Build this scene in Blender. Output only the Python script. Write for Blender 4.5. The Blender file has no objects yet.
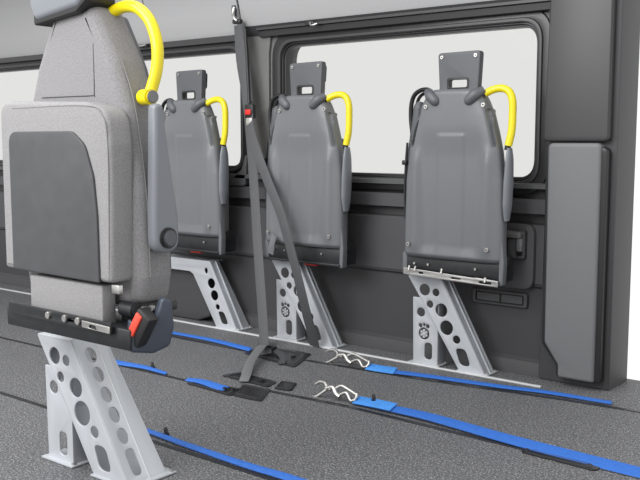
import bpy, bmesh, math, random
from mathutils import Vector, Matrix
random.seed(3)
SC = bpy.context.scene
COL = SC.collection

# ---------------------------------------------------------------- camera
cam_d = bpy.data.cameras.new('camera'); cam = bpy.data.objects.new('camera', cam_d); COL.objects.link(cam)
cam_d.sensor_width = 36.0; cam_d.lens = 36.0*900/640; cam_d.clip_start = 0.02
FW = Vector((-0.61951274, 0.77718006, -0.11043153)).normalized()
RT = FW.cross(Vector((0, 0, 1))).normalized(); UP = RT.cross(FW)
cam.matrix_world = Matrix(((RT.x, UP.x, -FW.x, 0), (RT.y, UP.y, -FW.y, 0), (RT.z, UP.z, -FW.z, 0.87), (0, 0, 0, 1)))
SC.camera = cam
# ---------------------------------------------------------------- world: bright white studio around the van
w = bpy.data.worlds.new('studio'); SC.world = w; w.use_nodes = True
bg = w.node_tree.nodes['Background']; bg.inputs[0].default_value = (1.0, 1.0, 1.0, 1); bg.inputs[1].default_value = 1.02
# ---------------------------------------------------------------- softboxes added out of view for fill and highlights
def area(name, loc, target, size, sizey, power, col=(1, 1, 1)):
    l = bpy.data.lights.new(name, 'AREA'); l.shape = 'RECTANGLE'; l.size = size; l.size_y = sizey; l.energy = power; l.color = col
    o = bpy.data.objects.new(name, l); COL.objects.link(o); o.location = loc
    o.rotation_euler = (Vector(target)-Vector(loc)).to_track_quat('-Z', 'Y').to_euler()
    return o
area('softbox_key', (-2.4, -0.9, 2.3), (-2.3, 2.9, 0.6), 2.6, 1.6, 120)
area('softbox_top', (-2.4, 1.0, 3.2), (-2.4, 2.0, 0), 3.0, 1.5, 45)
SC.view_settings.view_transform = 'Standard'; SC.view_settings.look = 'None'
SC.view_settings.gamma = 1; SC.view_settings.exposure = 0.0; SC.view_settings.use_curve_mapping = False

# ---------------------------------------------------------------- materials
def mat(name, col, rough=0.5, metal=0.0, vary=0.0, scale=40, bump=0.0, bscale=300, spec=0.5, stretch=None, coat=0):
    m = bpy.data.materials.new(name); m.use_nodes = True
    nt = m.node_tree; b = nt.nodes['Principled BSDF']
    b.inputs['Base Color'].default_value = (*col, 1); b.inputs['Roughness'].default_value = rough
    b.inputs['Metallic'].default_value = metal; b.inputs['Specular IOR Level'].default_value = spec
    b.inputs['Coat Weight'].default_value = coat
    tc = nt.nodes.new('ShaderNodeTexCoord'); src = tc.outputs['Object']
    if stretch:
        mp = nt.nodes.new('ShaderNodeMapping'); mp.inputs['Scale'].default_value = stretch
        nt.links.new(src, mp.inputs[0]); src = mp.outputs[0]
    if vary:
        n = nt.nodes.new('ShaderNodeTexNoise'); n.inputs['Scale'].default_value = scale; n.inputs['Detail'].default_value = 4
        nt.links.new(src, n.inputs['Vector'])
        r = nt.nodes.new('ShaderNodeValToRGB')
        r.color_ramp.elements[0].position = 0.3; r.color_ramp.elements[1].position = 0.7
        r.color_ramp.elements[0].color = (*[c*(1-vary) for c in col], 1)
        r.color_ramp.elements[1].color = (*[min(1, c*(1+vary)) for c in col], 1)
        nt.links.new(n.outputs['Fac'], r.inputs[0]); nt.links.new(r.outputs[0], b.inputs['Base Color'])
    if bump:
        n2 = nt.nodes.new('ShaderNodeTexNoise'); n2.inputs['Scale'].default_value = bscale; n2.inputs['Detail'].default_value = 2
        nt.links.new(src, n2.inputs['Vector'])
        bp = nt.nodes.new('ShaderNodeBump'); bp.inputs['Strength'].default_value = bump; bp.inputs['Distance'].default_value = 0.002
        nt.links.new(n2.outputs['Fac'], bp.inputs['Height']); nt.links.new(bp.outputs[0], b.inputs['Normal'])
    return m
M = {}
M['shell'] = mat('moulded_grey_plastic', (0.138, 0.142, 0.150), 0.36, vary=0.03, scale=8, bump=0.12, bscale=900)
M['plate'] = mat('headrest_grey_plastic', (0.085, 0.088, 0.097), 0.5, bump=0.15, bscale=900)
M['lobe'] = mat('handle_mount_plastic', (0.095, 0.10, 0.11), 0.45)
M['slate'] = mat('slate_blue_grey_plastic', (0.175, 0.186, 0.205), 0.34, bump=0.08, bscale=900)
M['darkslate'] = mat('dark_slate_plastic', (0.042, 0.052, 0.075), 0.42)
M['black'] = mat('black_plastic', (0.012, 0.012, 0.013), 0.45)
M['gloss_black'] = mat('gloss_black', (0.008, 0.008, 0.009), 0.2)
M['blackmetal'] = mat('black_frame_metal', (0.016, 0.017, 0.019), 0.38, vary=0.3, scale=20)
M['yellow'] = mat('yellow_grip', (0.78, 0.64, 0.004), 0.35, coat=0.2)
M['steel'] = mat('silver_painted_steel', (0.50, 0.52, 0.55), 0.42, metal=0.25, vary=0.04, scale=14, bump=0.05, bscale=600)
M['steel_in'] = mat('silver_steel_flange', (0.40, 0.42, 0.45), 0.4, metal=0.3, vary=0.05, scale=14)
M['chrome'] = mat('bright_metal', (0.56, 0.55, 0.53), 0.36, metal=1.0, vary=0.1, scale=30)
M['alu'] = mat('aluminium_trim', (0.72, 0.73, 0.74), 0.4, metal=0.35)
M['red'] = mat('red_plastic', (0.62, 0.02, 0.015), 0.4)
M['redbutton'] = mat('red_press_button', (0.75, 0.07, 0.04), 0.4)
M['blue'] = mat('blue_webbing', (0.022, 0.135, 0.52), 0.62, vary=0.12, scale=60, bump=0.5, bscale=500, stretch=(1, 6, 1))
M['paleblue'] = mat('pale_blue_webbing', (0.05, 0.25, 0.68), 0.6, vary=0.1, scale=60, bump=0.5, bscale=500)
M['webbing'] = mat('grey_belt_webbing', (0.072, 0.073, 0.078), 0.55, vary=0.1, scale=60, bump=0.5, bscale=400, stretch=(4, 4, 0.6))
M['fabric'] = mat('light_grey_woven_fabric', (0.232, 0.227, 0.232), 0.9, vary=0.22, scale=330, bump=0.6, bscale=700, spec=0.2)
M['fabric2'] = mat('light_grey_woven_border', (0.265, 0.26, 0.263), 0.9, vary=0.18, scale=330, bump=0.6, bscale=700, spec=0.2)
M['piping'] = mat('seam_thread', (0.21, 0.205, 0.205), 0.9, spec=0.2)
M['underpanel'] = mat('charcoal_underseat_panel', (0.055, 0.056, 0.06), 0.6, vary=0.08, scale=30)
M['wallA'] = mat('dark_grey_wall_lining', (0.069, 0.069, 0.073), 0.55, bump=0.25, bscale=500)
M['wallB'] = mat('charcoal_wall_lining', (0.050, 0.050, 0.053), 0.55, bump=0.25, bscale=500)
M['wallC'] = mat('mid_grey_wall_lining', (0.085, 0.086, 0.088), 0.55, bump=0.25, bscale=500)
M['pillar'] = mat('warm_grey_pillar_cover', (0.13, 0.129, 0.126), 0.55, bump=0.2, bscale=500)
M['pillarlight'] = mat('mid_grey_pillar_cover', (0.15, 0.152, 0.158), 0.5, bump=0.2, bscale=500)
M['head'] = mat('light_grey_headliner', (0.385, 0.385, 0.39), 0.8, bump=0.2, bscale=400)
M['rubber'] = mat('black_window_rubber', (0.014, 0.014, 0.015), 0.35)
M['rubbermid'] = mat('dark_window_rubber', (0.034, 0.034, 0.036), 0.4)

def floor_mat():
    m = bpy.data.materials.new('speckled_grey_vinyl'); m.use_nodes = True
    nt = m.node_tree; b = nt.nodes['Principled BSDF']; L = nt.links
    tc = nt.nodes.new('ShaderNodeTexCoord')
    def noise(sc, p0, p1, det=3):
        n = nt.nodes.new('ShaderNodeTexNoise'); n.inputs['Scale'].default_value = sc; n.inputs['Detail'].default_value = det
        r = nt.nodes.new('ShaderNodeMapRange'); r.inputs['From Min'].default_value = p0; r.inputs['From Max'].default_value = p1
        L.new(tc.outputs['Object'], n.inputs['Vector']); L.new(n.outputs['Fac'], r.inputs['Value']); return r.outputs[0]
    def mix(fac, a, bcol):
        x = nt.nodes.new('ShaderNodeMix'); x.data_type = 'RGBA'
        L.new(fac, x.inputs[0])
        if isinstance(a, tuple): x.inputs[6].default_value = (*a, 1)
        else: L.new(a, x.inputs[6])
        x.inputs[7].default_value = (*bcol, 1); return x.outputs[2]
    c = mix(noise(130, 0.35, 0.65), (0.052, 0.053, 0.056), (0.140, 0.141, 0.146))
    c = mix(noise(210, 0.57, 0.66, 2), c, (0.42, 0.42, 0.43))
    c = mix(noise(170, 0.64, 0.72, 2), c, (0.018, 0.018, 0.020))
    L.new(c, b.inputs['Base Color']); b.inputs['Roughness'].default_value = 0.6
    bp = nt.nodes.new('ShaderNodeBump'); bp.inputs['Strength'].default_value = 0.3; bp.inputs['Distance'].default_value = 0.002
    L.new(noise(230, 0.3, 0.7, 2), bp.inputs['Height']); L.new(bp.outputs[0], b.inputs['Normal'])
    return m
M['floor'] = floor_mat()

def glass_mat():
    m = bpy.data.materials.new('tinted_window_glass'); m.use_nodes = True
    nt = m.node_tree; nt.nodes.remove(nt.nodes['Principled BSDF']); out = nt.nodes['Material Output']
    t = nt.nodes.new('ShaderNodeBsdfTransparent'); t.inputs[0].default_value = (0.868, 0.868, 0.860, 1)
    g = nt.nodes.new('ShaderNodeBsdfGlossy'); g.inputs['Roughness'].default_value = 0.03
    fr = nt.nodes.new('ShaderNodeFresnel'); fr.inputs[0].default_value = 1.05
    mx = nt.nodes.new('ShaderNodeMixShader'); nt.links.new(fr.outputs[0], mx.inputs[0])
    nt.links.new(t.outputs[0], mx.inputs[1]); nt.links.new(g.outputs[0], mx.inputs[2]); nt.links.new(mx.outputs[0], out.inputs[0])
    return m
M['glass'] = glass_mat()

# ---------------------------------------------------------------- mesh helpers
def link(name, me, m, parent=None, smooth=True, angle=35):
    me.materials.clear(); me.materials.append(m)
    o = bpy.data.objects.new(name, me); COL.objects.link(o)
    if parent: o.parent = parent
    if smooth:
        me.polygons.foreach_set('use_smooth', [True]*len(me.polygons))
        bm = bmesh.new(); bm.from_mesh(me)
        for e in bm.edges:
            if len(e.link_faces) == 2: e.smooth = e.calc_face_angle(0) < math.radians(angle)
        bm.to_mesh(me); bm.free()
    return o
def curve_mesh(splines, extrude=0, bevel=0, bres=2, offset=0, dim='2D', fill='BOTH', cyclic=True, radii=None, caps=True):
    c = bpy.data.curves.new('c', 'CURVE'); c.dimensions = dim
    if dim == '2D': c.fill_mode = fill
    else: c.fill_mode = 'FULL'; c.use_fill_caps = caps
    c.extrude = extrude; c.bevel_depth = bevel; c.bevel_resolution = bres; c.offset = offset
    for s in splines:
        sp = c.splines.new('POLY'); sp.points.add(len(s)-1)
        for i, p in enumerate(s):
            sp.points[i].co = (p[0], p[1], p[2] if len(p) > 2 else 0, 1)
            if radii: sp.points[i].radius = radii[i]
        sp.use_cyclic_u = cyclic
    ob = bpy.data.objects.new('tmp', c); COL.objects.link(ob)
    dg = bpy.context.evaluated_depsgraph_get(); dg.update()
    me = bpy.data.meshes.new_from_object(ob.evaluated_get(dg))
    bpy.data.objects.remove(ob); bpy.data.curves.remove(c)
    bm = bmesh.new(); bm.from_mesh(me)
    bmesh.ops.remove_doubles(bm, verts=bm.verts, dist=1e-5)
    bm.to_mesh(me); bm.free()
    return me
def rpoly(pts, r=0.01, seg=5):
    """polygon with rounded corners; r a number or one per corner"""
    out = []; n = len(pts)
    for i in range(n):
        p = Vector(pts[i][:2]); a = Vector(pts[i-1][:2]); b = Vector(pts[(i+1) % n][:2])
        rr = r[i] if isinstance(r, (list, tuple)) else r
        u = (a-p); v = (b-p); lu, lv = u.length, v.length
        if lu < 1e-6 or lv < 1e-6: continue
        u /= lu; v /= lv
        ang = math.acos(max(-1, min(1, u.dot(v))))
        if rr <= 0 or ang > 3.1: out.append(p); continue
        t = min(rr/math.tan(ang/2), lu*0.48, lv*0.48)
        p0 = p+u*t; p1 = p+v*t
        for k in range(seg+1):
            s = k/seg
            out.append(p0*(1-s)**2 + p*2*s*(1-s) + p1*s*s)
    return out
def rrect(x0, z0, x1, z1, r=0.01, seg=6):
    return rpoly([(x0, z0), (x1, z0), (x1, z1), (x0, z1)], r, seg)
def circ(x, z, rx, rz=None, n=24, rot=0):
    rz = rz or rx; c, s = math.cos(rot), math.sin(rot)
    return [(x+rx*math.cos(2*math.pi*k/n)*c-rz*math.sin(2*math.pi*k/n)*s, z+rx*math.cos(2*math.pi*k/n)*s+rz*math.sin(2*math.pi*k/n)*c) for k in range(n)]
def clover(x, z, R, lobes=4, n=48, amp=0.22):
    return [(x+R*(1-amp+amp*math.cos(lobes*t+math.pi))*math.cos(t), z+R*(1-amp+amp*math.cos(lobes*t+math.pi))*math.sin(t)) for t in [2*math.pi*k/n for k in range(n)]]
XZ = Matrix(((1, 0, 0, 0), (0, 0, -1, 0), (0, 1, 0, 0), (0, 0, 0, 1)))   # 2D outline stands up, thickness along y
def plate_me(outlines, y0, y1, bevel=0.002, bres=2, xf=None):
    me = curve_mesh(outlines, extrude=max((y1-y0)/2-bevel, 0.0), bevel=bevel, bres=bres, offset=-bevel)
    T = Matrix.Translation((0, (y0+y1)/2, 0)) @ XZ
    me.transform(T if xf is None else xf)
    return me
def plate(name, outlines, y0, y1, m, parent=None, bevel=0.002, bres=2, angle=35):
    return link(name, plate_me(outlines, y0, y1, bevel, bres), m, parent, angle=angle)
def smooth_path(pts, n=8):
    P = [Vector(p) for p in pts]; out = []
    for i in range(len(P)-1):
        a = P[i-1] if i > 0 else P[i]*2-P[i+1]; b = P[i]; c = P[i+1]; d = P[i+2] if i+2 < len(P) else P[i+1]*2-P[i]
        for k in range(n):
            t = k/n
            out.append(0.5*((2*b)+(c-a)*t+(2*a-5*b+4*c-d)*t*t+(3*b-a-3*c+d)*t**3))
    out.append(P[-1]); return out
def tube_me(pts, r, n=8, bres=4, smooth=True, radii=None):
    p = smooth_path(pts, n) if smooth else [Vector(q) for q in pts]
    if radii:
        R = []
        for i in range(len(p)):
            f = i/(len(p)-1)*(len(radii)-1); k = min(int(f), len(radii)-2); R.append(radii[k]*(1-(f-k))+radii[k+1]*(f-k))
    else: R = None
    return curve_mesh([p], bevel=r, bres=bres, dim='3D', cyclic=False, radii=R)
def tube(name, pts, r, m, parent=None, **k): return link(name, tube_me(pts, r, **k), m, parent, angle=50)
def join_me(mes):
    bm = bmesh.new()
    for me in mes: bm.from_mesh(me)
    out = bpy.data.meshes.new('j'); bm.to_mesh(out); bm.free(); return out
def rbox_me(c, s, bev=0.004, seg=2, rot=None):
    bm = bmesh.new(); bmesh.ops.create_cube(bm, size=1)
    bmesh.ops.scale(bm, vec=Vector(s), verts=bm.verts)
    if bev > 0: bmesh.ops.bevel(bm, geom=bm.edges[:], offset=bev, segments=seg, affect='EDGES', profile=0.5)
    if rot is not None: bmesh.ops.transform(bm, matrix=rot, verts=bm.verts)
    bmesh.ops.translate(bm, vec=Vector(c), verts=bm.verts)
    me = bpy.data.meshes.new('b'); bm.to_mesh(me); bm.free(); return me
def rbox(name, c, s, m, parent=None, bev=0.004, seg=2, rot=None): return link(name, rbox_me(c, s, bev, seg, rot), m, parent, angle=40)
def cyl_me(c, axis, r, depth, n=24, r2=None, bev=0.0):
    bm = bmesh.new(); bmesh.ops.create_cone(bm, cap_ends=True, segments=n, radius1=r, radius2=r if r2 is None else r2, depth=depth)
    if bev: bmesh.ops.bevel(bm, geom=[e for e in bm.edges if e.calc_face_angle(0) > 0.8], offset=bev, segments=2, affect='EDGES')
    q = Vector(axis).to_track_quat('Z', 'Y').to_matrix().to_4x4(); bmesh.ops.transform(bm, matrix=Matrix.Translation(c) @ q, verts=bm.verts)
    me = bpy.data.meshes.new('c'); bm.to_mesh(me); bm.free(); return me
def cyl(name, c, axis, r, depth, m, parent=None, **k): return link(name, cyl_me(c, axis, r, depth, **k), m, parent, angle=40)
def ribbon_me(pts, width, thick, wdirs, n=8, smooth=True):
    """flat webbing following pts; wdirs: one width direction, or one per point"""
    P = smooth_path(pts, n) if smooth else [Vector(p) for p in pts]
    if isinstance(wdirs[0], (int, float)): wdirs = [wdirs]*len(pts)
    W = [Vector(d) for d in wdirs]; bm = bmesh.new(); rings = []
    for i, p in enumerate(P):
        f = i/(len(P)-1)*(len(W)-1); k = min(int(f), len(W)-2); wd = W[k].lerp(W[k+1], f-k)
        t = (P[min(i+1, len(P)-1)]-P[max(i-1, 0)]).normalized()
        wd = (wd-t*wd.dot(t)).normalized(); nn = t.cross(wd)
        ww = width/2 if not isinstance(width, (list, tuple)) else (width[0]+(width[1]-width[0])*i/(len(P)-1))/2
        h = thick/2
        rings.append([bm.verts.new(p+wd*ww*a+nn*h*b) for a, b in ((-1, -.6), (-.94, -1), (.94, -1), (1, -.6), (1, .6), (.94, 1), (-.94, 1), (-1, .6))])
    for a, b in zip(rings, rings[1:]):
        for k in range(8): bm.faces.new((a[k], a[(k+1) % 8], b[(k+1) % 8], b[k]))
    bm.faces.new(rings[0]); bm.faces.new(rings[-1][::-1])
    bmesh.ops.recalc_face_normals(bm, faces=bm.faces)
    me = bpy.data.meshes.new('r'); bm.to_mesh(me); bm.free(); return me
def ribbon(name, pts, width, thick, wdirs, m, parent=None, **k): return link(name, ribbon_me(pts, width, thick, wdirs, **k), m, parent, angle=50)
def tag(o, label=None, cat=None, group=None, kind=None):
    if label: o['label'] = label
    if cat: o['category'] = cat
    if group: o['group'] = group
    if kind: o['kind'] = kind
    return o
def thing(name, loc, label, cat, group=None):
    o = bpy.data.objects.new(name, None); COL.objects.link(o); o.location = loc; o.empty_display_size = 0.05
    return tag(o, label, cat, group)
def struct(o): o['kind'] = 'structure'; return o
def copy_tree(o, parent=None):
    c = o.copy(); COL.objects.link(c); c.parent = parent
    for ch in [k for k in bpy.data.objects if k.parent == o]: copy_tree(ch, c)
    return c
def xsweep(name, prof, x0, x1, m, parent=None):
    """closed profile of (y,z) swept along x"""
    me = curve_mesh([prof], extrude=(x1-x0)/2)
    me.transform(Matrix.Translation(((x0+x1)/2, 0, 0)) @ Matrix(((0, 0, 1, 0), (1, 0, 0, 0), (0, 1, 0, 0), (0, 0, 0, 1))))
    return link(name, me, m, parent, angle=30)

# ================================================================ THE VAN: floor and side wall
XL, XR = -6.4, -1.36
fl = rbox('floor', (-3.2, 1.35, -0.03), (6.8, 3.75, 0.06), M['floor'], bev=0); struct(fl)
# side wall, from the floor up
struct(xsweep('wall_right', [(3.055, 0.0), (3.22, 0.0), (3.22, 0.70), (3.075, 0.70), (3.075, 0.565), (3.05, 0.56), (3.05, 0.335), (3.062, 0.325), (3.066, 0.06), (3.055, 0.05)], XL, XR, M['wallB']))
struct(xsweep('trim_1', [(3.043, 0.345), (3.075, 0.345), (3.075, 0.562), (3.049, 0.562), (3.043, 0.556)], XL, XR+0.0, M['wallA']))
struct(xsweep('trim_2', [(3.035, 0.603), (3.09, 0.603), (3.09, 0.656), (3.041, 0.656), (3.035, 0.650)], XL, XR, M['wallA']))
struct(xsweep('trim_3', [(3.030, 0.694), (3.09, 0.694), (3.09, 0.714), (3.036, 0.714), (3.030, 0.710)], XL, XR, M['wallC']))
struct(xsweep('baseboard_right', [(3.035, 0.0), (3.06, 0.0), (3.06, 0.045), (3.047, 0.05), (3.038, 0.02)], XL, XR, M['wallB']))
# aluminium strip on the floor in front of the wall
struct(rbox('trim_4', (-2.9+0.0-0.45+0.0, 2.916, 0.0025), (4.1-0.05, 0.015, 0.006), M['alu'], bev=0.0015)).location = (0, 0, 0)
# upper wall with window openings
W2 = (-2.66, 0.706, -1.415, 1.305); W1 = (-4.14, 0.722, -2.878, 1.300); W0 = (-5.62, 0.722, -4.36, 1.300)
def big(w, d=0.0, r=0.09): return rrect(w[0]-d, w[1]-d, w[2]+d, w[3]+d, r, 8)
struct(plate('wall_right_upper', [[(XL, 0.712), (XR, 0.712), (XR, 1.37), (XL, 1.37)], big(W2), big(W1), big(W0)], 3.05, 3.17, M['pillar'], bevel=0.003))
# windows: rubber surround, inner seal, frame, pane
for k, (wn, seal) in enumerate(((W2, 0.0), (W1, 0.0), (W0, 0.0))):
    t = bpy.data.objects.new('window_%d' % (k+1), None); COL.objects.link(t); t.location = ((wn[0]+wn[2])/2, 3.05, wn[1]); struct(t)
    def loc(pts): return [(p[0]-t.location.x, p[1]-t.location.z) for p in pts]
    a = loc(big(wn, 0.038 if k == 0 else 0.03, 0.12)); b = loc(big(wn, 0.0, 0.085)); c = loc(big(wn, -0.012, 0.078)); d = loc(big(wn, -0.020, 0.072)); e = loc(big(wn, -0.027, 0.066))
    plate('outer_seal', [a, b], -0.008, 0.02, M['rubber'], t, bevel=0.004)
    plate('window_frame', [loc(big(wn, 0.004, 0.088)), c], -0.014, 0.05, M['rubbermid'], t, bevel=0.004)
    plate('inner_seal', [loc(big(wn, -0.010, 0.08)), d], 0.0, 0.06, M['rubber'], t, bevel=0.003)
    plate('glazing_lip', [loc(big(wn, -0.018, 0.074)), e], 0.01, 0.06, M['rubbermid'], t, bevel=0.002)
    plate('pane', [loc(big(wn, -0.015, 0.075))], 0.045, 0.05, M['glass'], t, bevel=0.0)
# dark rail over the windows
struct(xsweep('trim_5', [(3.015, 1.325), (3.06, 1.318), (3.06, 1.368), (3.03, 1.368), (3.012, 1.352)], -2.75, XR, M['rubber']))
struct(xsweep('trim_6', [(3.02, 1.318), (3.06, 1.312), (3.06, 1.345), (3.02, 1.345)], XL, -2.885, M['rubbermid']))
struct(xsweep('trim_7', [(2.998, 1.352), (3.03, 1.345), (3.03, 1.365), (2.998, 1.362)], -2.75, XR, M['rubbermid']))
# headliner: curved panels with open seams between them
def head_prof(z0):
    front = [(3.025, z0), (3.012, z0+0.02), (2.995, z0+0.10), (2.96, z0+0.22), (2.88, z0+0.34), (2.74, z0+0.43), (2.55, z0+0.48)]
    return front + [(y+0.012, z+0.02) for y, z in front[::-1]]
def headpanel(name, x0, x1, z0, m='head'):
    return struct(xsweep(name, head_prof(z0), x0, x1, M[m]))
headpanel('ceiling', -2.85, XR, 1.366)
headpanel('ceiling_middle', -3.465, -2.858, 1.345)
headpanel('ceiling_front', XL, -3.473, 1.345)
struct(xsweep('trim_8', [(y+0.012, z) for y, z in head_prof(1.33)], XL, XR, M['rubbermid']))
# warm pillar cover that runs up between the two windows
struct(plate('trim_9', [rpoly([(-2.845, 0.72), (-2.712, 0.72), (-2.712, 1.25), (-2.70, 1.33), (-2.70, 1.362), (-2.845, 1.362)], 0.015)], 3.036, 3.052, M['pillar'], bevel=0.004))
# arched fillet below the rear corner of window 2
struct(plate('trim_10', [rpoly([(-3.02, 0.655), (-2.86, 0.66), (-2.845, 0.80), (-2.858, 0.80), (-2.88, 0.735), (-2.93, 0.70), (-3.02, 0.69)], 0.012)], 3.03, 3.06, M['wallC'], bevel=0.004))
# rear pillar at the right
struct(plate('trim_11', [rpoly([(-1.385, 0.0), (-1.12, 0.0), (-1.12, 1.42), (-1.385, 1.42), (-1.372, 1.0)], 0.0)], 3.02, 3.2, M['wallB'], bevel=0.006))
struct(plate('trim_12', [rpoly([(-1.350, 0.86), (-1.16, 0.86), (-1.16, 0.03), (-1.292, 0.03), (-1.292, 0.075), (-1.345, 0.15)], [0.02, .02, .01, .01, .02, .03])], 2.972, 3.03, M['pillarlight'], bevel=0.01))
struct(plate('trim_13', [rpoly([(-1.362, 0.845), (-1.14, 0.845), (-1.14, 0.03), (-1.302, 0.03), (-1.302, 0.07), (-1.36, 0.145)], [0.02, .02, .01, .01, .02, .03])], 2.985, 3.03, M['rubber'], bevel=0.004))
struct(plate('trim_14', [rpoly([(-1.375, 0.865), (-1.14, 0.865), (-1.14, 1.42), (-1.36, 1.42)], 0.02)], 2.985, 3.03, M['rubbermid'], bevel=0.006))
# wheel arch cover under the far seat
struct(plate('trim_15', [rpoly([(-3.9, 0.0), (-3.14, 0.0), (-3.05, 0.03), (-3.03, 0.10), (-3.06, 0.20), (-3.15, 0.285), (-3.35, 0.31), (-3.9, 0.31)], [0, .01, .02, .03, .04, .05, .05, 0])], 2.98, 3.07, M['wallB'], bevel=0.012, bres=3))

# door-card details beside the right seat
t = thing('door_latch', (-1.50, 3.043, 0.43), 'dark plastic release latch in a rounded recess on the wall right of the seats', 'latch')
plate('recess_rim', [rrect(-0.124, -0.112, 0.083, 0.140, 0.048)], -0.004, 0.004, M['rubber'], t, bevel=0.001)
plate('recess_plate', [rrect(-0.12, -0.108, 0.078, 0.135, 0.045)], -0.008, 0.004, M['wallA'], t, bevel=0.002)
plate('housing', [rrect(-0.052, 0.005, 0.052, 0.112, 0.012), rrect(-0.030, 0.018, 0.040, 0.082, 0.006)], -0.030, -0.006, M['wallB'], t, bevel=0.004)
rbox('latch_hood', (-0.004, -0.034, 0.096), (0.092, 0.028, 0.026), M['pillar'], t, bev=0.007, rot=Matrix.Rotation(0.04, 4, 'Y'))
rbox('lever', (0.000, -0.024, 0.044), (0.034, 0.016, 0.070), M['wallC'], t, bev=0.004)
rbox('latch_tongue', (0.034, -0.032, 0.058), (0.024, 0.020, 0.048), M['pillarlight'], t, bev=0.004)
t = thing('door_pocket', (-1.565, 3.062, 0.275), 'flat grey twin-slot pull handle set low in the wall lining below the latch', 'handle')
plate('surround_rim', [rrect(-0.136, -0.033, 0.131, 0.033, 0.016), rrect(-0.12, -0.022, 0.116, 0.022, 0.008)], -0.006, 0.0, M['rubber'], t, bevel=0.001)
plate('surround', [rrect(-0.132, -0.030, 0.128, 0.030, 0.014), rrect(-0.116, -0.020, 0.112, 0.020, 0.008)], -0.010, 0.0, M['wallA'], t, bevel=0.003)
plate('back_plate', [rrect(-0.128, -0.026, 0.124, 0.026, 0.012)], -0.002, 0.004, M['black'], t, bevel=0.001)
plate('slot_cover', [rrect(-0.110, -0.0165, 0.0, 0.0165, 0.006)], -0.008, -0.001, M['wallC'], t, bevel=0.002)
plate('slot_cover', [rrect(0.006, -0.0165, 0.106, 0.0165, 0.006)], -0.008, -0.001, M['wallC'], t, bevel=0.002)
t.scale = (0.88, 1, 0.92)
# coat hook on the rail above the middle window
t = thing('garment_hook', (-2.43, 3.0, 1.355), 'small chrome hook on the dark rail above the middle seat', 'hook')
rbox('hook_base', (-0.02, 0.006, 0.004), (0.05, 0.018, 0.018), M['black'], t, bev=0.005)
tube('hook_arm', [(-0.012, -0.004, 0.006), (0.0, -0.016, -0.004), (0.016, -0.02, -0.008), (0.034, -0.014, -0.002)], 0.0045, M['chrome'], t)
t = thing('window_catch', (-3.52, 3.005, 1.335), 'small chrome catch on the dark rail left of the yellow handle of the near seat', 'catch')
rbox('catch_base', (0, 0.006, 0), (0.07, 0.02, 0.014), M['black'], t, bev=0.004)
tube('catch_lever', [(-0.03, -0.006, 0.002), (0, -0.012, -0.002), (0.03, -0.006, 0.002)], 0.005, M['chrome'], t)

# ================================================================ SEATS
def shell_mesh():
    """moulded seat back: height field over a shaped outline, with rim and rear"""
    prof = [(0.408, 0.203), (0.43, 0.206), (0.56, 0.205), (0.72, 0.201), (0.83, 0.187), (0.90, 0.170), (0.96, 0.152), (1.01, 0.128), (1.035, 0.112), (1.052, 0.088)]
    def hw(z):
        for (a, wa), (b, wb) in zip(prof, prof[1:]):
            if z <= b: return wa+(wb-wa)*(z-a)/(b-a)
        return prof[-1][1]
    def sst(a, b, x):
        t = max(0, min(1, (x-a)/(b-a))); return t*t*(3-2*t)
    def seg(px, pz, a, b):
        A = Vector(a); B = Vector(b); P = Vector((px, pz)); d = B-A; t = max(0, min(1, (P-A).dot(d)/d.dot(d))); return (P-A-d*t).length
    NX, NZ = 96, 130; bm = bmesh.new(); g = []
    for j in range(NZ+1):
        z = 0.432+(1.052-0.432)*j/NZ; row = []
        for i in range(NX+1):
            u = -1+2*i/NX; h = hw(z); x = u*h
            y = -0.030*math.sqrt(max(0, 1-abs(u)**5))*1.0          # rounded edge
            cw = 0.118+0.012*sst(0.5, 0.8, z)-0.03*sst(0.85, 1.0, z)   # central panel
            m = 1-sst(cw-0.022, cw+0.018, abs(x)); top = 1-sst(0.80, 0.93, z); bot = sst(0.432, 0.49, z)
            y += 0.008*m*top*bot                                      # panel dished in
            y -= 0.007*math.exp(-((abs(x)-0.150)/0.018)**2)*bot*(1-sst(0.78, 0.86, z))
            y += -0.006*(1-sst(0.045, 0.065, abs(x+0.0)))*(1-sst(0.885, 0.895, z))*sst(0.40, 0.5, z)*0.6
            for sx in (-1, 1):
                d = seg(x, z, (sx*0.140, 0.972), (sx*0.170, 0.850)); y += 0.019*(1-sst(0.004, 0.0085, d))
            y += 0.012*(1-sst(0.432, 0.446, z))+0.010*sst(1.04, 1.052, z)
            y += 0.010*(1-z)*0
            row.append(bm.verts.new((x, y, z)))
        g.append(row)
    for j in range(NZ):
        for i in range(NX): bm.faces.new((g[j][i], g[j][i+1], g[j+1][i+1], g[j+1][i]))
    rim = [g[0][i] for i in range(NX+1)]+[g[j][NX] for j in range(1, NZ+1)]+[g[NZ][i] for i in range(NX-1, -1, -1)]+[g[j][0] for j in range(NZ-1, 0, -1)]
    prev = rim
    for dy, sc in ((0.012, 1.003), (0.032, 0.985)):
        ring = [bm.verts.new((v.co.x*sc if k else v.co.x, (0 if v.co.y < 0 else v.co.y)+dy, v.co.z)) for k, v in enumerate(rim)]
        n = len(rim)
        for k in range(n): bm.faces.new((prev[k], ring[k], ring[(k+1) % n], prev[(k+1) % n]))
        prev = ring
    bm.faces.new(prev[::-1]); bmesh.ops.recalc_face_normals(bm, faces=bm.faces)
    me = bpy.data.meshes.new('shell'); bm.to_mesh(me); bm.free(); return me

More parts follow.
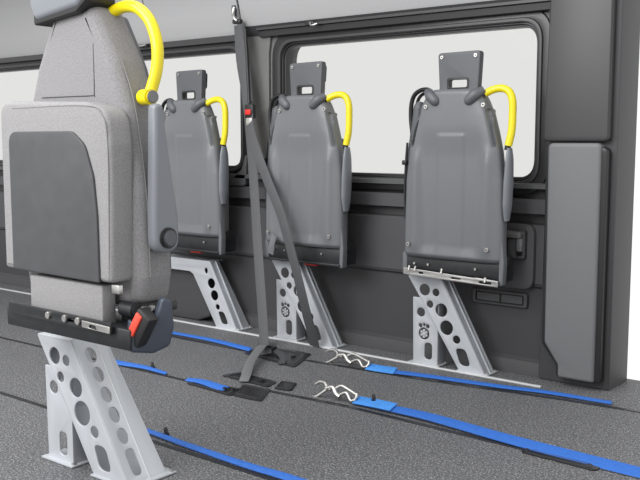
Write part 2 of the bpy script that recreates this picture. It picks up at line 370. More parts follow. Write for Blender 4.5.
def flange_me(p0, p1, d0, d1, off=0.0, th=0.005, holes=(), seam=None):
    """plate standing on the sloping edge p0(top)->p1(foot) in (x,z), running back in y by d0 / d1"""
    A = Vector((p0[0], 0, p0[1])); B = Vector((p1[0], 0, p1[1])); L = (B-A).length; u = (B-A)/L
    nrm = Vector((0, 1, 0)).cross(u)*-1
    out = [(0, 0), (L, 0), (L, d1), (0, d0)]
    me = curve_mesh([rpoly(out, 0.004)]+[list(h) for h in holes], extrude=th/2-0.001, bevel=0.001, bres=1, offset=-0.001)
    me.transform(Matrix(((u.x, 0, nrm.x, A.x), (0, 1, 0, off), (u.z, 0, nrm.z, A.z), (0, 0, 0, 1))))
    return me
def foot_plate(name, x0, x1, y0, y1, par):
    o = rbox(name, ((x0+x1)/2, (y0+y1)/2, 0.004), (x1-x0, y1-y0, 0.006), M['steel'], par, bev=0.002)
    for yy in (y0+0.012, y1-0.012):
        cyl('bolt', (x1-0.009, yy, 0.009), (0, 0, 1), 0.006, 0.007, M['chrome'], o, n=6)
    return o

def bracket(par, kind='wall', y=0.05):
    """silver pierced mounting leg: upright plate behind a sloping plate, flanges running back"""
    F = 'mounting_bracket'; hx = 0.014 if kind == 'near' else 0.0
    top = 0.347
    r = bpy.data.objects.new(F, None)
    o = None
    fx = 0.142 if kind == 'near' else 0.114
    diag = rpoly([(-0.225, top), (-0.076, top), (fx, 0.004), (0.008, 0.004)], 0.004)
    H = [circ(-0.148, 0.297, 0.023), circ(-0.098, 0.291, 0.015), circ(-0.124, 0.243, 0.0145), circ(-0.073+hx, 0.225, 0.026), circ(-0.049+hx, 0.160, 0.028+hx*.35), circ(0.001+hx-(0.006 if not hx else 0), 0.120, 0.016),
         rpoly([(-0.012+hx*1.4, 0.088), (0.034+hx*1.7, 0.088), (0.058+hx*1.7, 0.024), (0.012+hx*1.4, 0.024)], 0.026, 8)]
    if kind == 'beam':
        beam = rpoly([(-0.46, 0.308), (0.075, 0.308), (0.243, 0.004), (0.115, 0.004), (-0.035, 0.238), (-0.06, 0.25), (-0.46, 0.25)], [.003, .008, .003, .003, .02, .02, .003])
        hh = [circ(0.085, 0.205, 0.024), circ(0.105, 0.150, 0.024), circ(0.125, 0.098, 0.013), rpoly([(0.125, 0.078), (0.165, 0.078), (0.195, 0.022), (0.150, 0.022)], 0.02, 8), circ(0.052, 0.262, 0.010, 0.014)]
        o = plate(F, [beam]+hh, y, y+0.006, M['steel'], par, bevel=0.0015)
        link('side_flange', flange_me((0.075, 0.306), (0.243, 0.004), 0.055, 0.085, y+0.004), M['steel_in'], o)
        link('flange_rib', flange_me((0.083, 0.306), (0.251, 0.004), 0.006, 0.010, y+0.030, th=0.008), M['steel'], o)
        link('beam_top', rbox_me((-0.19, y+0.045, 0.306), (0.53, 0.085, 0.005), 0.0015), M['steel_in'], o)
        up = plate('upright', [rpoly([(-0.46, 0.30), (-0.36, 0.30), (-0.36, 0.004), (-0.47, 0.004)], 0.004)], y+0.008, y+0.014, M['steel'], o)
        foot_plate('foot', 0.115, 0.262, y-0.006, y+0.095, o); foot_plate('foot', -0.475, -0.345, y-0.006, y+0.09, o)
        return o
    o = plate(F, [diag]+H, y, y+0.006, M['steel'], par, bevel=0.0015)
    up_out = rpoly([(-0.207, 0.262), (-0.170, 0.262), (-0.120, 0.215), (-0.093, 0.15), (-0.093, 0.004), (-0.203, 0.004)], 0.004)
    uh = [circ(-0.170, 0.205, 0.018), rpoly([(-0.152, 0.088), (-0.118, 0.088), (-0.118, 0.022), (-0.152, 0.022)], 0.017, 8)]
    if kind != 'near': uh += [circ(-0.155, 0.122, 0.024, n=32), circ(-0.171, 0.152, 0.0085), circ(-0.155, 0.157, 0.0068), circ(-0.139, 0.152, 0.0085)]
    up = plate('upright', [up_out]+uh, y+0.010, y+0.016, M['steel'], o)
    if kind != 'near':
        # pierced emblem: small ringed islands inside the lobed opening
        for a, b, rr in [(0, -0.006, 0.007)]+[(0.0125*math.cos(k*math.pi/3+0.5), -0.006+0.0125*math.sin(k*math.pi/3+0.5), 0.0052) for k in range(6)]:
            plate('emblem_disc', [circ(-0.155+a, 0.128+b, rr, n=14)], y+0.009, y+0.013, M['steel'], up, bevel=0.0008)
    if kind == 'near':
        hs = []
        L = math.hypot(0.206, 0.343)
        for s in (0.050, 0.106, 0.164, 0.221, 0.280): hs.append(circ(s, 0.040, 0.022, 0.016))
        hs.append(rrect(0.316, 0.026, 0.388, 0.056, 0.014))
        link('side_flange', flange_me((-0.076, top), (fx, 0.004), 0.105, 0.125, y+0.003, holes=hs), M['steel'], o)
        link('flange_rib', flange_me((-0.075, top), (fx+0.001, 0.004), 0.0025, 0.0025, y+0.070, th=0.007), M['alu'], o)
        link('inner_flange', flange_me((-0.222, top), (0.010, 0.004), 0.12, 0.14, y+0.006), M['steel_in'], o)
    else:
        link('side_flange', flange_me((-0.076, top), (fx, 0.004), 0.05, 0.07, y+0.004), M['steel_in'], o)
        link('flange_rib', flange_me((-0.068, top), (fx+0.008, 0.004), 0.006, 0.010, y+0.030, th=0.008), M['steel'], o)
        link('flange_rib', flange_me((-0.068, top), (fx+0.008, 0.004), 0.006, 0.008, y+0.050, th=0.008), M['steel'], o)
    link('upright_flange', rbox_me((-0.095, y+0.042, 0.13), (0.005, 0.055, 0.25), 0.0015), M['steel_in'], o)
    link('bracket_top', rbox_me((-0.15, y+0.045, top-0.001), (0.14, 0.09, 0.006), 0.002), M['steel'], o)
    foot_plate('foot', 0.0, fx+0.018, y-0.006, y+(0.15 if kind == 'near' else 0.080), o)
    foot_plate('foot', -0.218, -0.080, y-0.004, y+0.075, o)
    return o

def screw(name, x, y, z, par, r=0.0085):
    o = cyl(name, (x, y, z), (0, 1, 0), r, 0.006, M['chrome'], par, n=20, bev=0.001)
    cyl('socket', (x, y-0.003, z), (0, 1, 0), r*0.42, 0.003, M['black'], o, n=6)
    return o

SHELL = shell_mesh()
def wall_seat(loc, label, bracket_kind='wall', chrome_rail=False, proto=None):
    t = thing('folding_seat', loc, label, 'seat', 'folding seats along the side wall')
    if proto is None:
        s = link('back_shell', SHELL, M['shell'], t, angle=60)
        plate('headrest_plate', [rpoly([(-0.068, 1.00), (-0.0585, 1.06), (-0.066, 1.183), (0.107, 1.185), (0.100, 1.06), (0.108, 1.00)], [.01, .02, .014, .014, .02, .01]),
                                 rrect(-0.020, 1.055, 0.058, 1.086, 0.008)], -0.012, 0.018, M['plate'], t, bevel=0.004, bres=3)
        plate('headrest_back', [rpoly([(-0.050, 1.10), (-0.055, 1.172), (0.095, 1.174), (0.09, 1.10)], 0.014)], 0.016, 0.040, M['darkslate'], t, bevel=0.006)
        plate('slot_rim', [rrect(-0.026, 1.052, 0.064, 1.093, 0.011), rrect(-0.018, 1.058, 0.056, 1.085, 0.008)], -0.0135, 0.0, M['black'], t, bevel=0.001)
        for x, z in ((-0.048, 1.167), (0.089, 1.168)): screw('screw', x, -0.013, z, t, 0.0065)
        for x, z in ((-0.104, 0.991), (0.132, 0.993), (-0.172, 0.480), (0.158, 0.482)): screw('screw', x, -0.030 if z > 0.9 else -0.033, z, t, 0.0075)
        # shoulder lobes where the grab handles bolt on
        for sx, xo in ((-1, -0.012), (1, 0.022)):
            me = tube_me([(sx*0.098+xo, -0.006, 1.046), (sx*0.075+xo, -0.024, 1.030), (sx*0.052+xo, -0.026, 1.010), (sx*0.044+xo, -0.018, 1.002)], 0.02, radii=[0.75, 1.05, 1.0, 0.5])
            link('handle_mount', me, M['lobe'], t, angle=60)
        yl = tube('grab_handle', [(0.122, 0.0, 1.033), (0.150, 0.012, 1.047), (0.180, 0.018, 1.050), (0.206, 0.018, 1.038), (0.2195, 0.018, 1.008), (0.2215, 0.018, 0.96), (0.220, 0.016, 0.90), (0.211, 0.012, 0.850)], 0.0135, M['yellow'], t, bres=6)
        yl['label'] = 'yellow grab handle'
        cyl('handle_ferrule', (0.209, 0.011, 0.842), (0.15, 0.05, 1), 0.011, 0.016, M['black'], t)
        bl = join_me([tube_me([(-0.100, 0.0, 1.048), (-0.125, 0.01, 1.056), (-0.158, 0.015, 1.053), (-0.184, 0.016, 1.035), (-0.196, 0.016, 1.0), (-0.197, 0.016, 0.95), (-0.190, 0.015, 0.90), (-0.184, 0.012, 0.865)], 0.0085),
                      tube_me([(-0.105, 0.024, 1.040), (-0.130, 0.03, 1.045), (-0.158, 0.034, 1.040), (-0.176, 0.034, 1.022), (-0.184, 0.034, 0.99), (-0.187, 0.034, 0.93), (-0.186, 0.03, 0.87)], 0.0065)])
        link('hand_rail', bl, M['gloss_black'], t, angle=60)['label'] = 'black double tube hand rail'
        # armrests folded upright beside the back
        arm = tube('armrest', [(0.221, 0.035, 0.842), (0.221, 0.035, 0.80), (0.218, 0.035, 0.72), (0.214, 0.035, 0.64), (0.213, 0.035, 0.585)], 0.022, M['slate'], t, radii=[0.5, 0.82, 1.0, 0.95, 0.55])
        arm.scale = (0.62, 1.35, 1); arm.location = (0.080, -0.036, 0)
        arm2 = tube('armrest', [(-0.160, 0.025, 1.012), (-0.166, 0.025, 0.99), (-0.172, 0.025, 0.93), (-0.196, 0.03, 0.80), (-0.206, 0.03, 0.68), (-0.206, 0.03, 0.60)], 0.022, M['plate'], t, radii=[0.5, 1.0, 1.05, 1.0, 0.9, 0.5])
        # folded cushion behind the shell, seen past its edges
        plate('seat_cushion', [rpoly([(-0.185, 0.42), (0.150, 0.42), (0.152, 0.72), (0.135, 0.88), (-0.165, 0.88), (-0.19, 0.72)], 0.03)], 0.052, 0.115, M['fabric'], t, bevel=0.015, bres=3)
        plate('back_pad', [rpoly([(-0.185, 0.42), (0.178, 0.42), (0.176, 0.76), (0.125, 0.96), (0.08, 1.02), (-0.08, 1.02), (-0.125, 0.96), (-0.18, 0.76)], 0.03)], 0.030, 0.056, M['plate'], t, bevel=0.008)
        # side link plates at the hip
        plate('side_plate', [rpoly([(0.194, 0.352), (0.210, 0.355), (0.214, 0.43), (0.210, 0.48), (0.204, 0.52), (0.196, 0.48)], 0.006)], -0.010, 0.022, M['shell'], t, bevel=0.004)
        plate('side_plate', [rpoly([(-0.222, 0.358), (-0.200, 0.358), (-0.200, 0.46), (-0.222, 0.44)], 0.006)], 0.006, 0.040, M['shell'], t, bevel=0.003)
        tube('release_rod', [(-0.204, 0.004, 0.86), (-0.210, 0.004, 0.78), (-0.213, 0.004, 0.68), (-0.210, 0.006, 0.57)], 0.0045, M['blackmetal'], t)
        rbox('release_lever', (-0.212, 0.0, 0.785), (0.020, 0.016, 0.018), M['black'], t, bev=0.004)
        cyl('recline_hinge', (0.208, 0.045, 0.435), (1, 0, 0), 0.026, 0.014, M['black'], t, bev=0.004)
        # under-seat frame
        fr = rbox('seat_frame', (0.0, 0.05, 0.396), (0.40, 0.10, 0.070), M['blackmetal'], t, bev=0.005)
        rbox('frame_lip', (0.0, 0.0, 0.364), (0.40, 0.03, 0.010), M['blackmetal'], fr, bev=0.002)
        for x in (-0.16, -0.10, 0.10): cyl('frame_bolt', (x, -0.004, 0.405), (0, 1, 0), 0.005, 0.01, M['chrome'], fr, n=6)
        rt = rbox('pull_tab', (0.028, 0.02, 0.3535), (0.065, 0.030, 0.010), M['red'], t, bev=0.003); rt['label'] = 'red pull tab under the seat'
    else:
        for ch in [k for k in bpy.data.objects if k.parent == proto and k.name.split('.')[0] not in ('mounting_bracket', 'slide_rail')]:
            copy_tree(ch, t)
    bracket(t, bracket_kind)
    if chrome_rail:
        r = plate('slide_rail', [rpoly([(-0.197, 0.362), (0.200, 0.350), (0.200, 0.372), (0.11, 0.377), (0.10, 0.375), (-0.197, 0.388)], 0.003),
                                 rrect(0.01, 0.363, 0.05, 0.370, 0.003), rrect(0.125, 0.357, 0.175, 0.367, 0.004), rrect(-0.13, 0.369, -0.11, 0.377, 0.003)], -0.024, -0.018, M['chrome'], t, bevel=0.001)
        r['label'] = 'bright metal slide rail'
        for x in (-0.172, -0.145, -0.03, 0.150): cyl('rail_bolt', (x, -0.025, 0.388 if x < 0 else 0.372), (0, 0.3, 1), 0.0042, 0.018, M['chrome'], r, n=8)
    return t
s3 = wall_seat((-1.672, 2.88, 0), 'grey folded seat at the right by the latch, bright metal rail under it', 'wall', True)
s2 = wall_seat((-2.383, 2.88, 0), 'grey-backed folded seat in the middle with the diagonal belt hanging across it', 'wall', False, s3)
s1 = wall_seat((-3.070, 2.88, 0), 'grey-backed folded seat farthest from the camera, behind the light grey fabric seat', 'beam', False, s3)

# ---------------------------------------------------------------- near upholstered seat, facing the camera side
C0 = (-1.79, 1.30, 0)
t = thing('folding_seat', C0, 'light grey fabric seat close up at the left, cushion folded up, yellow handle', 'seat')
def L(p): return [(x+1.79, z) for x, z in p]
half = [(0.070, 1.178), (0.110, 1.115), (0.148, 1.05), (0.190, 0.94), (0.222, 0.75), (0.230, 0.56), (0.218, 0.50), (0.185, 0.485)]
outl = half+[(-x, z) for x, z in half[::-1]]
bk = plate('backrest', [rpoly(outl, [.02, .03, .06, .06, .06, .03, .03, .03]*1+[.03, .03, .03, .06, .06, .06, .03, .02])], 0.012, 0.118, M['fabric'], t, bevel=0.030, bres=5, angle=50)
# stitched seams down the side and around the front panel
for yy in (0.040,):
    tube('seam', [(x+0.0006, yy, z) for x, z in [(0.148, 1.05), (0.1905, 0.94), (0.2222, 0.75), (0.2300, 0.56)]], 0.0016, M['piping'], bk)
tube('seam', [(-0.12, 0.0115, 0.972), (0.0, 0.0115, 0.972), (0.075, 0.0115, 0.972), (0.082, 0.0115, 0.98), (0.082, 0.0125, 1.09)], 0.0013, M['underpanel'], bk)  # front panel seam, coloured dark as the shadow in the fabric
plate('back_cover', [rpoly([(x*0.88, z*0.97+0.02) for x, z in outl], .02)], 0.112, 0.132, M['plate'], t, bevel=0.006)
# headrest in grey plastic casing
hd = plate('headrest', [rpoly([(-0.11, 1.152), (0.055, 1.172), (0.075, 1.190), (0.085, 1.205), (0.090, 1.34), (0.06, 1.37), (-0.11, 1.37), (-0.13, 1.33), (-0.13, 1.19)], .02)], -0.012, 0.085, M['slate'], t, bevel=0.014, bres=4)
plate('headrest_edge', [rpoly([(-0.12, 1.142), (0.045, 1.160), (0.080, 1.182), (0.084, 1.195), (-0.12, 1.180)], .008)], -0.006, 0.080, M['black'], hd, bevel=0.004)
# yellow handle with capped lower joint
yh = tube('grab_handle', [(0.040, 0.07, 1.155), (0.075, 0.078, 1.168), (0.115, 0.08, 1.176), (0.160, 0.08, 1.168), (0.200, 0.08, 1.136), (0.222, 0.08, 1.085), (0.222, 0.078, 1.030), (0.208, 0.07, 0.975)], 0.0138, M['yellow'], t, bres=7)
yh['label'] = 'yellow grab handle'
kn = cyl('handle_joint', (0.208, 0.060, 0.966), (1, -0.15, 0), 0.018, 0.044, M['yellow'], yh, bev=0.005)
cyl('joint_cap', (0.2315, 0.0565, 0.966), (1, -0.15, 0), 0.0145, 0.006, M['pillarlight'], kn, bev=0.002)
# folded armrest with its round pivot
me = plate_me([rpoly([(-0.024, 0.95), (0.000, 0.95), (0.022, 0.80), (0.040, 0.70), (0.043, 0.615), (-0.033, 0.615), (-0.033, 0.70)], [.016, .016, .03, .03, .036, .036, .03])], -0.016, 0.016, 0.011, 4)
me.transform(Matrix.Translation((0.246, 0.062, 0)) @ Matrix.Rotation(math.radians(90), 4, 'Z'))
ar = link('armrest', me, M['slate'], t, angle=50)
cyl('armrest_pivot', (0.2635, 0.066, 0.650), (1, 0, 0), 0.024, 0.012, M['black'], ar, bev=0.003)
cyl('pivot_cap', (0.2705, 0.066, 0.650), (1, 0, 0), 0.018, 0.006, M['plate'], ar, bev=0.002)
# cushion folded up against the back, underside outwards
cu = plate('seat_cushion', [rpoly([(-0.215, 0.553), (0.200, 0.553), (0.206, 0.70), (0.208, 0.86), (0.197, 0.935), (0.12, 0.955), (-0.215, 0.965)], [.01, .012, .05, .05, .05, .05, .04])], -0.048, 0.020, M['fabric2'], t, bevel=0.012, bres=4, angle=50)
tube('seam', [(0.192, -0.0465, 0.56), (0.198, -0.0475, 0.70), (0.200, -0.0475, 0.86), (0.184, -0.0475, 0.925), (0.12, -0.0475, 0.946), (-0.16, -0.0475, 0.946)], 0.0014, M['piping'], cu)
plate('underseat_panel', [rpoly([(-0.17, 0.555), (0.165, 0.552), (0.163, 0.70), (0.153, 0.79), (0.125, 0.86), (0.08, 0.89), (-0.17, 0.89)], [.01, .005, .04, .05, .05, .04, .03])], -0.054, -0.044, M['underpanel'], cu, bevel=0.003)
# fabric-covered front of the base
rbox('base_cover', (0.020, -0.022, 0.497), (0.28, 0.040, 0.094), M['fabric2'], t, bev=0.006)
# frame, recliner mechanism, slide
fr = rbox('seat_frame', (0.01, 0.01, 0.430), (0.48, 0.10, 0.050), M['blackmetal'], t, bev=0.006)
plate('frame_rail', [rpoly([(-0.20, 0.440), (0.20, 0.437), (0.20, 0.465), (-0.20, 0.470)], .004), rrect(0.035, 0.449, 0.065, 0.458, 0.003)], -0.052, -0.046, M['blackmetal'], fr, bevel=0.001)
plate('chrome_insert', [rpoly([(0.10, 0.444), (0.20, 0.441), (0.20, 0.457), (0.10, 0.460)], .003), rpoly([(0.125, 0.446), (0.155, 0.444), (0.15, 0.453), (0.13, 0.454)], 0.002)], -0.056, -0.0525, M['chrome'], fr, bevel=0.001)
for x in (0.085, 0.035, -0.03):
    cyl('frame_bolt', (x, -0.054, 0.456), (0, 1, 0), 0.009, 0.008, M['chrome'], fr, n=8, bev=0.001)
rbox('recliner', (0.190, 0.050, 0.470), (0.075, 0.075, 0.065), M['black'], t, bev=0.01)
cyl('recliner_motor', (0.205, -0.0, 0.490), (1, 0, 0), 0.018, 0.05, M['blackmetal'], t, bev=0.003)
rbox('hinge_strap', (0.228, 0.060, 0.487), (0.018, 0.11, 0.022), M['blackmetal'], t, bev=0.004)
for y in (0.0, 0.02): cyl('hinge_screw', (0.240, y+0.012, 0.492), (0.4, -1, 0), 0.007, 0.012, M['chrome'], t, n=10)
rbox('cushion_hinge', (0.205, -0.035, 0.540), (0.026, 0.012, 0.020), M['chrome'], t, bev=0.002)
# slate side cover and belt buckle
me = plate_me([rpoly([(-0.010, 0.392), (0.055, 0.384), (0.100, 0.398), (0.112, 0.44), (0.108, 0.500), (0.080, 0.512), (0.060, 0.455), (0.035, 0.432), (0.015, 0.445), (-0.005, 0.470)], [.015, .03, .02, .02, .015, .012, .03, .02, .02, .01])], -0.014, 0.014, 0.008, 4)
me.transform(Matrix.Translation((0.238, -0.026, 0.010)) @ Matrix.Rotation(math.radians(66), 4, 'Z') @ Matrix.Diagonal((0.86, 1, 1, 1)))
link('side_cover', me, M['darkslate'], t, angle=50)
R = Matrix.Rotation(math.radians(34), 4, 'Y')
bu = rbox('belt_buckle', (0.262, -0.015, 0.458), (0.046, 0.030, 0.085), M['black'], t, bev=0.006, rot=R)
rbb = rbox('buckle_button', (0.258, -0.031, 0.466), (0.020, 0.008, 0.058), M['redbutton'], bu, bev=0.003, rot=R); rbb['label'] = 'red press button'
nb = bpy.data.objects.new('tmp_parent', None); bpy.data.objects.remove(nb)
o = bracket(t, 'near', 0.10); o.location = (-0.086, 0, 0)

# ================================================================ BELTS on the pillar
GY = M['webbing']
t = thing('shoulder_belt', (-2.84, 2.99, 1.39), 'grey lap and shoulder belt running from the pillar hook straight down to the floor', 'seat belt')
def rel(pts, o=(-2.84, 2.99, 1.39)): return [(a-o[0], b-o[1], c-o[2]) for a, b, c in pts]
ribbon('webbing', rel([(-2.846, 2.985, 1.38), (-2.835, 2.985, 1.227), (-2.79, 2.975, 1.048), (-2.714, 2.93, 0.738), (-2.623, 2.86, 0.396), (-2.534, 2.79, 0.11), (-2.505, 2.765, 0.012)]), 0.047, 0.003, (1, 0.15, 0.1), GY, t)
ribbon('upper_loop', rel([(-2.825, 2.975, 1.385), (-2.788, 2.970, 1.23), (-2.755, 2.955, 1.04)]), 0.032, 0.003, (1, 0.6, 0.0), M['underpanel'], t)
hk = tube('top_hook', rel([(-2.862, 2.975, 1.46), (-2.865, 2.972, 1.435), (-2.852, 2.966, 1.41), (-2.838, 2.972, 1.395)]), 0.007, M['chrome'], t)
rbox('hook_plate', rel([(-2.875, 2.987, 1.445)])[0], (0.022, 0.012, 0.05), M['darkslate'], t, bev=0.004)
rbox('hook_plate', rel([(-2.842, 2.975, 1.395)])[0], (0.05, 0.022, 0.02), M['black'], t, bev=0.006)
ribbon('webbing_end', rel([(-2.50, 2.76, 0.010), (-2.46, 2.70, 0.030), (-2.42, 2.68, 0.02), (-2.40, 2.66, 0.006)]), 0.045, 0.003, (1, 0.3, 0), GY, t)

t = thing('retractor_belt', (-2.77, 2.96, 1.0), 'grey belt slanting from the red-button buckle across the middle seat to the floor', 'seat belt')
o_ = (-2.77, 2.96, 1.0)
ribbon('webbing', rel([(-2.748, 2.945, 1.00), (-2.712, 2.915, 0.905), (-2.610, 2.850, 0.806), (-2.525, 2.820, 0.692), (-2.440, 2.800, 0.567), (-2.382, 2.796, 0.420), (-2.345, 2.805, 0.286), (-2.332, 2.83, 0.172), (-2.328, 2.86, 0.083), (-2.335, 2.893, 0.007)], o_), 0.050, 0.003, (1, -0.1, 0.35), GY, t)
rbox('buckle', rel([(-2.742, 2.945, 0.995)], o_)[0], (0.050, 0.024, 0.062), M['black'], t, bev=0.006)
bb = rbox('buckle_button', rel([(-2.741, 2.930, 0.992)], o_)[0], (0.032, 0.008, 0.024), M['red'], t, bev=0.003); bb['label'] = 'red buckle button'
rbox('buckle_tongue', rel([(-2.736, 2.931, 0.950)], o_)[0], (0.034, 0.006, 0.034), M['chrome'], t, bev=0.002)
tube('carry_strap', rel([(-2.795, 2.975, 1.36), (-2.775, 2.965, 1.20), (-2.752, 2.95, 1.03)], o_), 0.007, M['black'], t)
ribbon('short_webbing', rel([(-2.50, 2.828, 0.47), (-2.515, 2.828, 0.43), (-2.525, 2.832, 0.39)], o_), 0.032, 0.003, (1, -0.1, 0.35), M['shell'], t)

# ================================================================ FLOOR TRACKS, STRAPS, HOOKS
def track(name, pts, w=0.022):  # thin black tracks; the strip also draws the shadow line below each strap
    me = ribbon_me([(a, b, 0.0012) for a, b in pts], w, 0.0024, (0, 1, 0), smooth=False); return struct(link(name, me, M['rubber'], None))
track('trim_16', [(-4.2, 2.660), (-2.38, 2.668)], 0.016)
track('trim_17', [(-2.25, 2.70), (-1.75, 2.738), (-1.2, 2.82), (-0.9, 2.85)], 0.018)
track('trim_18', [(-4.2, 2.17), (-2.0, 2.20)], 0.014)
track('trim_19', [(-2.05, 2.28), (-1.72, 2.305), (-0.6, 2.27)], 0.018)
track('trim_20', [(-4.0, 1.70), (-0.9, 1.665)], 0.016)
def strap(name, pts, width, m, label, cat='strap', group='blue tie-down straps on the floor', lift=0.0, origin=None, tilt=0.35):
    o0 = pts[0]; t = thing(name, (o0[0], o0[1], 0), label, cat, group)
    ribbon('webbing', [(p[0]-o0[0], p[1]-o0[1], p[2]) for p in pts], width, 0.0028, (0, 1, tilt), m, t)
    return t
def hook(t, p, q):
    """twin-pronged snap hook from p (anchor) to q (strap eye), in the thing's own frame"""
    P = Vector(p); Q = Vector(q); u = (Q-P).normalized(); n = Vector((0, 0, 1)); v = (n.cross(u)*0.45+n*0.62); P = P+n*0.012; Ln = (Q-P).length
    def W(a, b, c=0.0): return P+u*a*Ln+v*b+n*c
    mes = [tube_me([W(-0.02, 0.024, 0.006), W(0.08, 0.034, 0.010), W(0.22, 0.026, 0.016), W(0.33, 0.004, 0.018), W(0.42, 0.0, 0.018)], 0.0060, radii=[0.6, 1, 1, 1.1, 1.1]),
           tube_me([W(0.02, -0.030, 0.004), W(0.12, -0.034, 0.008), W(0.24, -0.018, 0.014), W(0.34, 0.0, 0.018)], 0.0060, radii=[0.6, 1, 1, 1.1]),
           tube_me([W(0.30, 0.0, 0.018), W(0.45, 0.006, 0.022), W(0.56, -0.012, 0.018), W(0.66, -0.016, 0.012)], 0.0085)]
    h = link('snap_hook', join_me(mes), M['chrome'], t, angle=60)
    ring = join_me([tube_me([W(0.50, 0.010, 0.016), W(0.62, 0.024, 0.020), W(0.80, 0.020, 0.016), W(1.0, 0.010, 0.012)], 0.0055),
                    tube_me([W(0.60, -0.016, 0.012), W(0.78, -0.002, 0.02), W(0.92, -0.020, 0.012), W(1.0, -0.016, 0.012)], 0.0055),
                    tube_me([W(1.0, 0.014, 0.012), W(1.02, 0.0, 0.012), W(1.0, -0.018, 0.012)], 0.005)])
    link('strap_eye', ring, M['chrome'], t, angle=60)
tA = strap('tie_down_strap', [(-1.943, 2.732, 0.008), (-1.82, 2.745, 0.010), (-1.69, 2.763, 0.012), (-1.439, 2.805, 0.010), (-1.27, 2.840, 0.010), (-1.05, 2.862, 0.008)], [0.026, 0.018], M['blue'], 'blue strap with silver hook lying nearest the wall, in front of the right seat', tilt=0.3)
hook(tA, (-0.222, 0.016, 0), (-0.004, 0.002, 0.0))
ribbon('sewn_end', [(-0.004, 0.0, 0.0135), (0.06, 0.004, 0.0135), (0.115, 0.012, 0.0135)], 0.040, 0.003, (0, 1, 0.4), M['paleblue'], tA)['label'] = 'pale blue stitched end'
tB = strap('tie_down_strap', [(-1.716, 2.348, 0.008), (-1.60, 2.345, 0.012), (-1.422, 2.335, 0.016), (-1.169, 2.312, 0.012), (-0.981, 2.300, 0.010), (-0.75, 2.288, 0.008)], [0.030, 0.046], M['blue'], 'blue strap with silver hook crossing the open floor to the lower right edge', tilt=0.35)
hook(tB, (-0.182, 0.000, 0), (-0.004, -0.002, 0.0))
ribbon('sewn_end', [(-0.004, 0.0, 0.0140), (0.07, -0.002, 0.017), (0.150, -0.006, 0.019)], 0.044, 0.003, (0, 1, 0.35), M['paleblue'], tB)['label'] = 'pale blue stitched end'
strap('tie_down_strap', [(-3.35, 2.680, 0.008), (-2.933, 2.688, 0.012), (-2.712, 2.684, 0.014), (-2.500, 2.676, 0.008)], [0.014, 0.026], M['blue'], 'blue strap lying along the wall left of the hanging belt, below the farthest seat')
strap('tie_down_strap', [(-2.83, 2.188, 0.008), (-2.79, 2.188, 0.008), (-2.72, 2.192, 0.010), (-2.60, 2.200, 0.012), (-2.49, 2.205, 0.006)], [0.038, 0.014], M['blue'], 'blue strap coming out behind the silver leg of the near fabric seat')
strap('tie_down_strap', [(-2.37, 2.196, 0.006), (-2.29, 2.198, 0.010), (-2.20, 2.188, 0.008), (-2.165, 2.185, 0.006)], [0.02, 0.040], M['blue'], 'short blue strap end on the black floor anchor left of the small grey belt')
strap('tie_down_strap', [(-2.30, 1.716, 0.008), (-2.02, 1.712, 0.010), (-1.85, 1.700, 0.010), (-1.604, 1.692, 0.008), (-1.445, 1.690, 0.010), (-1.15, 1.680, 0.008)], [0.014, 0.027], M['blue'], 'blue strap nearest the camera at the bottom, beside the near silver leg', tilt=0.35)
# small black track studs
for x, y, lab in ((-2.602, 2.235, 'small black stud on the floor just behind the buckle of the near fabric seat'), (-1.965, 1.735, 'small black stud on the floor by the blue strap at the bottom'), (-1.655, 2.362, 'small black stud on the blue strap with a hook across the open floor')):
    s = thing('floor_stud', (x, y, 0.003 if y < 2.3 else 0.018), lab, 'stud', 'black studs on the floor')
    cyl('stud_base', (0, 0, 0.003), (0, 0, 1), 0.010, 0.006, M['black'], s, bev=0.001)
    tube('stud_lever', [(0, 0, 0.004), (-0.004, 0.003, 0.012), (-0.008, 0.004, 0.020)], 0.006, M['black'], s, radii=[0.7, 1.1, 0.8])
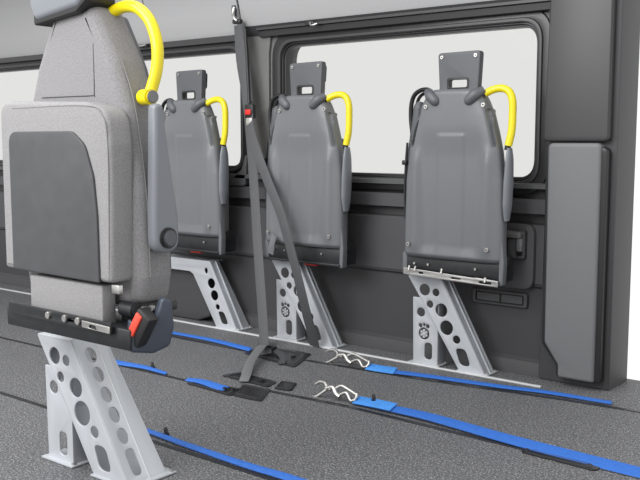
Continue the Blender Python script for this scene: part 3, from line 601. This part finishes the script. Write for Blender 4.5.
# floor anchor plates
def anchor(loc, out, label, fit=()):
    t = thing('floor_anchor', (loc[0], loc[1], 0), label, 'floor anchor', 'black anchor plates in the floor')
    me = curve_mesh([rpoly([(a-loc[0], b-loc[1]) for a, b in out], 0.015)], extrude=0.001, bevel=0.001, bres=1, offset=-0.001); me.transform(Matrix.Translation((0, 0, 0.0022)))
    link('plate', me, M['rubber'], t)
    me = curve_mesh([rpoly([((a-loc[0])*0.86, (b-loc[1])*0.78) for a, b in out], 0.012), rpoly([((a-loc[0])*0.80, (b-loc[1])*0.70) for a, b in out], 0.012)], extrude=0.001, bevel=0.0005, bres=1); me.transform(Matrix.Translation((0, 0, 0.0045)))
    link('raised_rim', me, M['rubbermid'], t)
    for a, b, r in fit: cyl('stud', (a-loc[0], b-loc[1], 0.008), (0, 0, 1), r, 0.008, M['blackmetal'], t, bev=0.002)
    return t
anchor((-2.34, 2.68), [(-2.50, 2.63), (-2.44, 2.80), (-2.27, 2.79), (-2.18, 2.58)], 'black anchor plate on the floor where the hanging belt ends', ((-2.36, 2.68, 0.014), (-2.29, 2.70, 0.010)))
anchor((-2.19, 2.355), [(-2.32, 2.32), (-2.30, 2.395), (-2.10, 2.385), (-2.075, 2.31)], 'narrow black anchor plate under the small grey belt loop', ((-2.24, 2.36, 0.010), (-2.14, 2.35, 0.010)))
anchor((-2.08, 2.225), [(-2.175, 2.285), (-2.05, 2.295), (-1.975, 2.165), (-2.10, 2.158)], 'square black anchor plate closest to the camera in the middle of the floor')
anchor((-2.05, 2.36), [(-2.095, 2.41), (-2.03, 2.415), (-1.978, 2.32), (-2.05, 2.312)], 'small black anchor plate right of the grey belt loop')
anchor((-2.23, 2.18), [(-2.345, 2.165), (-2.33, 2.225), (-2.13, 2.232), (-2.10, 2.150)], 'black anchor plate under the short blue strap end', ((-2.14, 2.20, 0.008), (-2.17, 2.19, 0.008)))
anchor((-1.0, 2.27), [(-1.10, 2.295), (-0.86, 2.283), (-0.86, 2.245), (-1.075, 2.255)], 'black anchor plate beside the blue strap at the right edge of the floor')
t = thing('lap_belt', (-2.30, 2.50, 0), 'short grey belt looping low over the floor between two black anchor plates', 'seat belt')
ribbon('webbing', [(-0.13, 0.22, 0.022), (-0.12, 0.17, 0.040), (-0.09, 0.11, 0.040), (0.0, -0.04, 0.030), (0.09, -0.16, 0.018), (0.115, -0.20, 0.007)], 0.036, 0.003, (1, 0.5, 0), M['pillarlight'], t)
ribbon('webbing_tail', [(-0.13, 0.22, 0.022), (-0.07, 0.20, 0.012), (0.01, 0.14, 0.010), (0.05, 0.08, 0.007)], 0.030, 0.003, (1, 0.5, 0), M['underpanel'], t)
rbox('belt_clip', (-0.12, 0.205, 0.020), (0.05, 0.04, 0.020), M['black'], t, bev=0.005)
